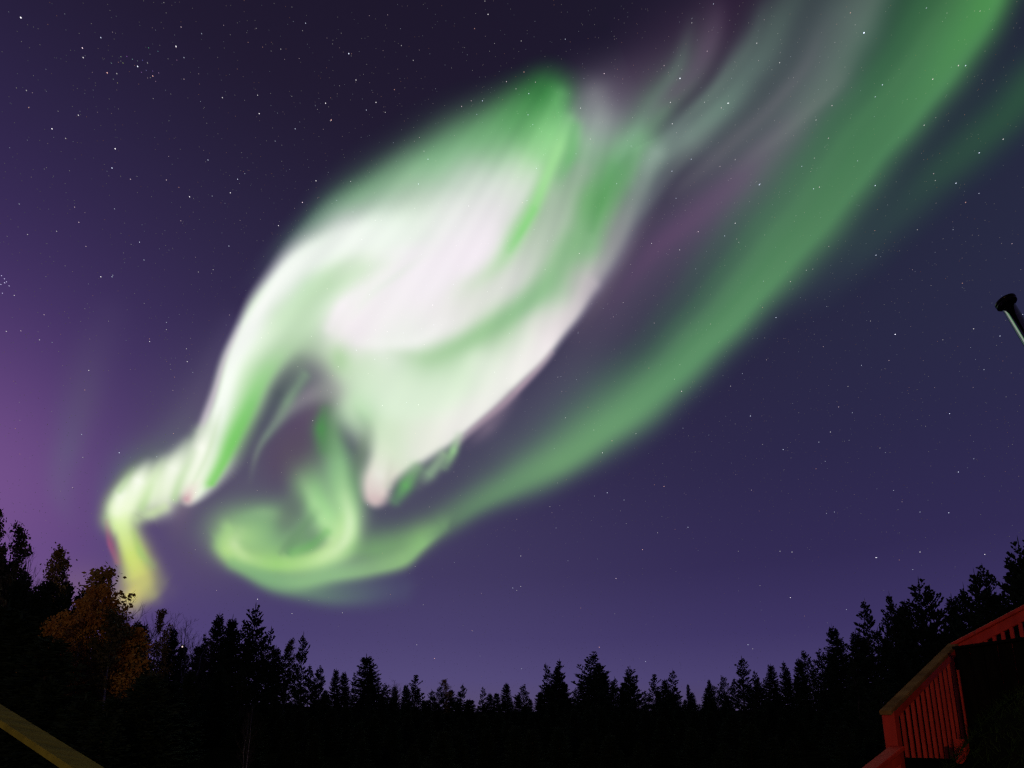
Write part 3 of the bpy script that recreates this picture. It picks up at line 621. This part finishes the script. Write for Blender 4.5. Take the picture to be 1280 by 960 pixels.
SKY = [
 ('olive',7,644,26,'tall leafy birch at the left end of the skyline',.8,0), ('yellow',30,668,30,'thin half bare birch right of the tall leafy birch at the left end',1.0,1),
 ('bare',44,672,30,'leafless small birch on the left slope between two sparse birches',.9,1), ('yellow',57,686,32,'small sparse birch on the left slope above the dark spruce tips',1.0,0), ('olive',70,702,33,'lowest sparse birch on the left slope, just left of the dark spruce tips',.9,0),
 ('spruce',14,700,30,None,1.5,0), ('spruce',-12,680,30,None,1.5,1), ('pine',38,712,31,None,1.4,1), ('spruce',60,726,32,None,1.4,2), ('pine',80,736,32,None,1.2,0), ('spruce',108,741,33,None,1.2,1), ('spruce',24,722,28,None,1.5,2), ('spruce',50,738,29,None,1.5,1),
 ('spruce',92,728,None,'dark pointed spruce left of the yellow topped birch',1,0),
 ('bare',168,746,34,'round bare birch under the yellow foot of the aurora',1.15,0), ('yellow',199,766,38,'thin birch with yellow leaves right of the round bare birch',.8,0), ('bare',213,762,40,'tall bare birch beside the thin yellow birch',.9,1), ('bare',237,774,42,'wide bare birch left of the twin spruces',1.2,0),
 ('spruce',269,770,50,'left one of the twin dark spruces left of the big pine',1,1), ('spruce',283,772,50,'right one of the twin dark spruces left of the big pine',.9,2),
 ('pine',320,760,52,'big wide pine, tallest on the left half of the skyline',1.1,0), ('yellow',361,803,60,'thin leafy birch between the big wide pine and the slim pine',.8,1), ('pine',382,795,60,'slim pine right of the big wide pine',.85,1),
 ('pine',401,834,70,None,.8,2), ('spruce',420,838,72,None,1,0), ('spruce',433,841,72,None,1,1), ('pine',443,843,78,None,.7,3), ('spruce',463,821,74,'broad cone shaped spruce standing alone in the left middle of the skyline',1.25,2),
 ('bare',498,850,85,'small pale bare birch right of the broad cone shaped spruce',1,1), ('pine',520,844,84,'open topped pine right of the small pale bare birch',1,4), ('spruce',507,857,86,None,.9,0),
 ('yellow',560,851,92,'yellowish birch among dark pines at the middle of the skyline',.8,0), ('pine',547,858,90,None,.9,2), ('pine',578,856,92,None,.8,1), ('pine',602,860,96,None,.8,3), ('spruce',631,855,98,None,.9,1), ('pine',655,857,98,None,.9,2),
 ('pine',683,832,94,'left pine of the open pair with bare trunks showing',.85,3), ('pine',698,827,95,'right pine of the open pair with bare trunks showing',.85,4), ('pine',721,861,98,None,.8,0), ('pine',744,818,92,'tallest wide pine right of the open pair',1.15,2),
 ('pine',768,848,98,None,.8,1), ('pine',785,835,96,'pine with a narrow top right of the tallest wide pine',1,0), ('pine',820,843,98,'left half of a broad flat topped pair of pines',1,4), ('pine',838,840,98,'right half of a broad flat topped pair of pines',1,3),
 ('spruce',861,856,104,'thin spindly spruce in the lowest dip of the skyline',.55,0), ('spruce',888,850,98,None,.6,1), ('pine',905,846,92,None,.8,2), ('pine',925,823,85,'pine with a tiered top right of the lowest dip of the skyline',.95,1), ('pine',946,840,82,None,.8,3),
 ('spruce',964,832,78,None,.9,0), ('pine',980,829,74,None,.9,4), ('spruce',998,825,70,None,.9,1), ('pine',1011,815,66,None,.9,2), ('pine',1028,813,64,None,.9,0), ('spruce',1046,784,58,'tall thin spruce where the skyline starts to climb on the right',.9,2),
 ('pine',1079,756,52,'thick dark pine right of the tall thin spruce',1.05,3), ('pine',1098,767,52,'short pine at the right shoulder of the thick dark pine',.8,1), ('pine',1115,745,49,'narrow pine left of the highest pair over the railing',.8,4), ('pine',1138,730,46,'tall broad pine, left one of the highest pair over the railing',1.05,0), ('pine',1158,738,45,'right one of the highest pair of pines over the railing',.9,2),
 ('spruce',1180,749,43,None,.8,0), ('pine',1190,744,42,None,.8,3), ('pine',1204,736,40,None,.8,1), ('pine',1222,719,38,'bushy pine left of the two last pines at the right end',1,4), ('pine',1239,714,37,None,.9,2), ('spruce',1256,706,35,None,1,1), ('pine',1271,681,33,'tall pine at the right end of the skyline above the red railing',.95,0), ('pine',1296,664,31,None,1,1)]
for (key, px, py, D, lab, wide, var) in SKY:
    grp = None
    if lab is None: lab, grp = PINE_LOW if key == 'pine' else SPR_LOW
    tree(key, px, py, D or dist(px), lab, grp, var, wide*float(np.interp(px, [0,300,420,520,930,1060,1280], [.62,.95,1.05,1.5,1.5,1.05,.95])))
sky_x = [q[1] for q in SKY]; sky_y = [q[2] for q in SKY]
order = sorted(range(len(SKY)), key=lambda i: sky_x[i])
def skyline(px): return float(np.interp(px, [sky_x[i] for i in order], [sky_y[i] for i in order]))
# the body of the forest: lower trees before and between the ones on the skyline
fill = ('dark conifer hidden in the black body of the forest below the skyline', 'conifers in the black body of the forest')
px = -70
while px < 1350:
    D0 = dist(px); near = tr_rng.random()
    tree('pine' if tr_rng.random() < .5 else 'spruce', px, skyline(px)+tr_rng.uniform(6, 28)*(100/D0)**.9, D0*tr_rng.uniform(.95, 1.12), fill[0], fill[1], None, float(np.interp(D0, [30, 100], [.85, 1.5])))
    px += tr_rng.uniform(7, 12)*(100/D0)**.55
px = -60
while px < 1180:
    D0 = dist(px)*tr_rng.uniform(.6, .8); s = skyline(px); 
    tree('pine' if tr_rng.random() < .5 else 'spruce', px, s+(905-s)*tr_rng.uniform(.45, .75), D0, fill[0], fill[1], None, 1.3)
    px += tr_rng.uniform(26, 40)
young = ('low young spruce on the dark forest floor in front of the tree trunks', 'young spruces on the forest floor')
for (d0, d1, y0, y1, st_) in ((44, 60, 872, 892, 15), (30, 40, 884, 906, 21), (21, 27, 905, 932, 30)):
    px = -40
    while px < (1130 if d0 < 40 else 1180):
        if not (px < 250 and d0 < 28): tree('spruce', px, tr_rng.uniform(y0, y1), tr_rng.uniform(d0, d1), young[0], young[1], None, 1.9)
        px += st_*tr_rng.uniform(.7, 1.3)
# autumn birches on the left slope, in reach of the porch light
tree('yellow', 126, 716, 20, 'yellow topped birch rising over the orange birches on the left', None, 0, 1.1)
tree('orange', 136, 742, 19.5, 'brightest orange leaved birch below the yellow topped birch', None, 0, .95)
tree('orange', 106, 758, 19, 'orange leaved birch left of and lower than the brightest one', None, 1, .75)
tree('orange', 87, 776, 18, 'lowest orange leaved birch, at the left edge of the orange clump', None, 0, .8)
tree('yellow', 152, 770, 19, 'small golden birch at the right edge of the orange clump', None, 1, 1.1)
tree('olive', 172, 790, 21, 'dim brownish leaved birch right of the orange clump', None, 1, .8)
for px_, py_, D_ in ((60, 800, 16), (70, 850, 15.5), (104, 874, 15), (150, 872, 15.5), (186, 846, 16), (30, 776, 17), (5, 760, 17), (205, 850, 18), (130, 896, 14)):
    tree('spruce', px_, py_, D_, 'bushy dark young spruce at the feet of the birches on the left', 'young spruces at the feet of the left birches', None, 2.1)
tree('bare', 311, 880, 20, 'slim pale birch trunk standing in the dark at the foot of the forest', None, 1, .7)
# ---------------------------------------------------------------- red stair railing on the right bank
P1 = at(1111.5, 886, 5.0); P2 = at(1192, 806, 6.1); P3 = at(1330, 734, 5.15)
rt = empty('stair_railing', (P1.x, P1.y, ground_z(P1.x, P1.y)), 'red painted wooden stair railing with a brown cap climbing the bank on the right', 'railing')
def rpart(mb, name, m, label=None):
    o = keep(mb.build(name, M[m]), rt)
    if label: o['label'] = label
    return o
Z = Vector((0, 0, 1))
def rail_run(A, B, n, low0, low1, first, capmat, ext0=.0, ext1=.0):
    d = (B-A); dn = d.normalized()
    b = MB(); b.beam(A-dn*ext0, B+dn*ext1, .10, .042); rpart(b, 'cap_board', capmat)
    b = MB(); b.beam(A-Z*.078+dn*.03, B-Z*.078-dn*.03, .035, .105); rpart(b, 'top_rail', 'red')
    b = MB(); b.beam(A-Z*(low0+.12), B-Z*(low1+.12), .05, .26); rpart(b, 'shadow_board', 'near_black', 'dark board standing in for shadow at the baluster feet')  # near-black board shaped as the shadow across the baluster feet
    for i in range(n):
        f = (i+first)/(n-1+2*first); p = A+d*f; b = MB(); b.beam(p-Z*(low0*(1-f)+low1*f-.006), p-Z*.132, .030, .030, up=dn, bevel=.004); rpart(b, 'baluster', 'red')
rail_run(P1, P2, 13, .46, 1.34, .9, 'cap', .10, .0)
rail_run(P2, P3, 12, 1.1, 1.1, .9, 'red', .0, .3)
for (P, w, m_) in ((P1, .105, 'red'), (P2, .10, 'near_black'), (P3, .10, 'red')):
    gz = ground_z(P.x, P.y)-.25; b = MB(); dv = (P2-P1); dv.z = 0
    b.beam((P.x, P.y, gz), (P.x, P.y, P.z-.024), w, w, up=dv.normalized()); rpart(b, 'post', m_, 'corner post coloured dark as in shadow' if m_ == 'near_black' else None)  # middle post gets its shadow as near-black colour
# lower flight going down to the left
Q0 = P1+Vector((-.02, -.07, -.36)); Q1 = at(1050, 992, 4.55)
b = MB(); b.beam(Q0, Q1, .12, .04); rpart(b, 'cap_board', 'red')
b = MB(); b.beam(Q0-Z*.09, Q1-Z*.09, .035, .10); rpart(b, 'top_rail', 'red')
gz = ground_z(Q1.x, Q1.y)-.2; b = MB(); b.beam((Q1.x, Q1.y, gz), (Q1.x, Q1.y, Q1.z-.025), .09, .09, up=(1, .3, 0)); rpart(b, 'post', 'red')
# near-black board panel added as the shadow below the upper run
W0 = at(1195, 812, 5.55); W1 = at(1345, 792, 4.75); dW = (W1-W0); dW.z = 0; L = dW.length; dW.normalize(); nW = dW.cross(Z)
wl = empty('shadow_panel', (W0.x, W0.y, ground_z(W0.x, W0.y)), 'near black board panel added as shadow below the upper red rail', 'wall')
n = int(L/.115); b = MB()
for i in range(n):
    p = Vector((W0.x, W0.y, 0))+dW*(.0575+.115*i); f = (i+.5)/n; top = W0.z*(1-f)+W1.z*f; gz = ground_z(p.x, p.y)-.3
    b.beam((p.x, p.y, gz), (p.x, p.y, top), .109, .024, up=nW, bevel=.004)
keep(b.build('shadow_panel_boards', M['near_black']), wl)
b = MB(); pa = Vector((W0.x, W0.y, ground_z(W0.x, W0.y)-.3)); b.beam(pa-dW*.012, Vector((W0.x, W0.y, W0.z-.22))-dW*.012, .016, .03, up=nW); o = keep(b.build('shadow_panel_trim', M['red']), wl); o['label'] = 'narrow red trim at the corner of the added shadow panel'
b = MB(); pa = Vector((W0.x, W0.y, 0))+nW*.03; b.beam((pa.x, pa.y, W0.z+.012), (W1.x+nW.x*.03, W1.y+nW.y*.03, W1.z+.012), .12, .03); keep(b.build('top_board', M['near_black']), wl)  # top edge of the added shadow panel
ft = at(1200.5, 944, 5.0); gz = ground_z(ft.x, ft.y)-.1
b = MB(); top = at(1200.5, 924, 5.0); b.beam((top.x, top.y, min(gz, top.z-.2)), top, .085, .085, up=(1, .4, 0)); o = b.build('stub_post', M['red']); tag(o, 'short red post stub standing in the grass by the added shadow panel', 'post')
# ---------------------------------------------------------------- hand rail of the deck, lower left
H0 = at(112, 966, 2.0); H1 = at(-40, 868, 2.7); dH = (H1-H0).normalized()
hr = empty('hand_rail', (H0.x, H0.y, ground_z(H0.x, H0.y)), 'pale greenish wooden hand rail running down into the lower left corner', 'railing')
b = MB(); b.beam(H0-dH*.5, H1+dH*.8, .098, .03, bevel=.005); keep(b.build('top_board', M['plank']), hr)
for s in (-.4, 1.5):
    p = H0+dH*s; b = MB(); b.beam((p.x, p.y, ground_z(p.x, p.y)-.2), (p.x, p.y, p.z-.02), .08, .08, up=dH); keep(b.build('post', M['near_black']), hr)
# ---------------------------------------------------------------- steel chimney leaning in on the right
C0 = at(1257.5, 378, 6.0); C1 = at(1297, 443, 5.75); ax = (C0-C1).normalized()
ch = empty('chimney', C0-ax*3.2, 'shiny leaning steel chimney pipe with a dark round cap against the night sky', 'chimney')
b = MB(); b.lathe(C0, -ax, [(.03, .066), (3.4, .066)], 40); keep(b.build('pipe', M['steel'], smooth=True), ch)
b = MB(); b.lathe(C0, -ax, [(-.04, .05), (-.036, .098), (-.028, .106), (-.008, .106), (.0, .100), (.001, .078)], 40); cap_ = keep(b.build('cap', M['dark']), ch)
b = MB(); b.lathe(C0, -ax, [(.004, .080), (.012, .082), (.014, .098), (.022, .103), (.038, .103), (.045, .096), (.047, .068)], 40); co_ = b.build('collar', M['dark']); co_.parent = cap_; co_.matrix_parent_inverse = Matrix.Translation(-ch.location) @ Matrix.Identity(4); co_.matrix_parent_inverse = cap_.matrix_parent_inverse.inverted() @ Matrix.Translation(-ch.location)
# ---------------------------------------------------------------- the cabin that carries the chimney, right of the stairs
cb = empty('cabin', (8.6, 2.8, ground_z(8.6, 2.8)), 'red boarded cabin with a dark gable roof carrying the steel chimney', 'cabin')
x0, x1, y0, y1, ze, zr, xr = 6.35, 10.95, .4, 5.15, 5.05, 6.75, 8.65; zb = ground_z(6.4, 3)-1.5
b = MB(); b.add([(x0,y0,zb),(x1,y0,zb),(x1,y1,zb),(x0,y1,zb),(x0,y0,ze),(x1,y0,ze),(x1,y1,ze),(x0,y1,ze),(xr,y0,zr-.03),(xr,y1,zr-.03)], [(0,1,2,3),(0,4,8,5,1),(2,6,9,7,3),(0,3,7,4),(1,5,6,2),(4,7,9,8),(5,8,9,6)])
keep(b.build('wall', M['red']), cb)
ey = .25
b = MB()
for sgn, xe in ((-1, 5.98), (1, 11.32)):
    ez = ze-(x0-5.98)*(zr-ze)/(xr-x0); A = [(xr, y0-ey, zr), (xe, y0-ey, ez), (xe, y1+ey, ez), (xr, y1+ey, zr)]
    b.add(A+[(x, y, z+.12) for x, y, z in A], [(3,2,1,0),(4,5,6,7),(0,1,5,4),(1,2,6,5),(2,3,7,6),(3,0,4,7)] if sgn < 0 else [(0,1,2,3),(7,6,5,4),(4,5,1,0),(5,6,2,1),(6,7,3,2),(7,4,0,3)])
keep(b.build('roof', M['near_black']), cb)
# ---------------------------------------------------------------- grass on the bank
gr = MB(); r = random.Random(5)
while len(gr.v) < 3*14000:
    x = r.uniform(3.0, 7.5); y = r.uniform(2.6, 7.5)
    if BANK(x, y) < 1.2: continue
    z = ground_z(x, y)-.01; hgt = r.uniform(.04, .12); a = r.uniform(0, 6.28); w = r.uniform(.003, .006)
    gr.add([(x-w*math.cos(a), y-w*math.sin(a), z), (x+w*math.cos(a), y+w*math.sin(a), z), (x+r.gauss(.02, .06), y+r.gauss(0, .06), z+hgt)], [(0, 1, 2)])
o = gr.build('grass', M['grass']); tag(o, 'short grass growing on the dark bank under the red railing', 'grass', kind='stuff')
# ---------------------------------------------------------------- a far yard lamp between the trees
lp = at(228, 808, 25.); gz = ground_z(lp.x, lp.y)
yl = empty('yard_lamp', (lp.x, lp.y, gz), 'tiny white lamp shining between the dark trees on the left', 'lamp')
b = MB(); b.tube([(lp.x, lp.y, gz-.2), (lp.x, lp.y, lp.z-.06)], [.04, .03], 8); keep(b.build('pole', M['near_black']), yl)
b = MB(); b.lathe((lp.x, lp.y, lp.z+.02), (0, 0, 1), [(0, .085), (.03, .08), (.06, .03)], 12); keep(b.build('shade', M['dark']), yl)
lm = bpy.data.materials.new('lamp_glow'); lm.use_nodes = True; bs = lm.node_tree.nodes['Principled BSDF']; bs.inputs['Emission Color'].default_value = (1, .75, .7, 1); bs.inputs['Emission Strength'].default_value = 1.0
b = MB(); b.lathe((lp.x, lp.y, lp.z-.05), (0, 0, 1), [(0, .015), (.02, .03), (.05, .03), (.068, .015)], 10); keep(b.build('bulb', lm), yl)
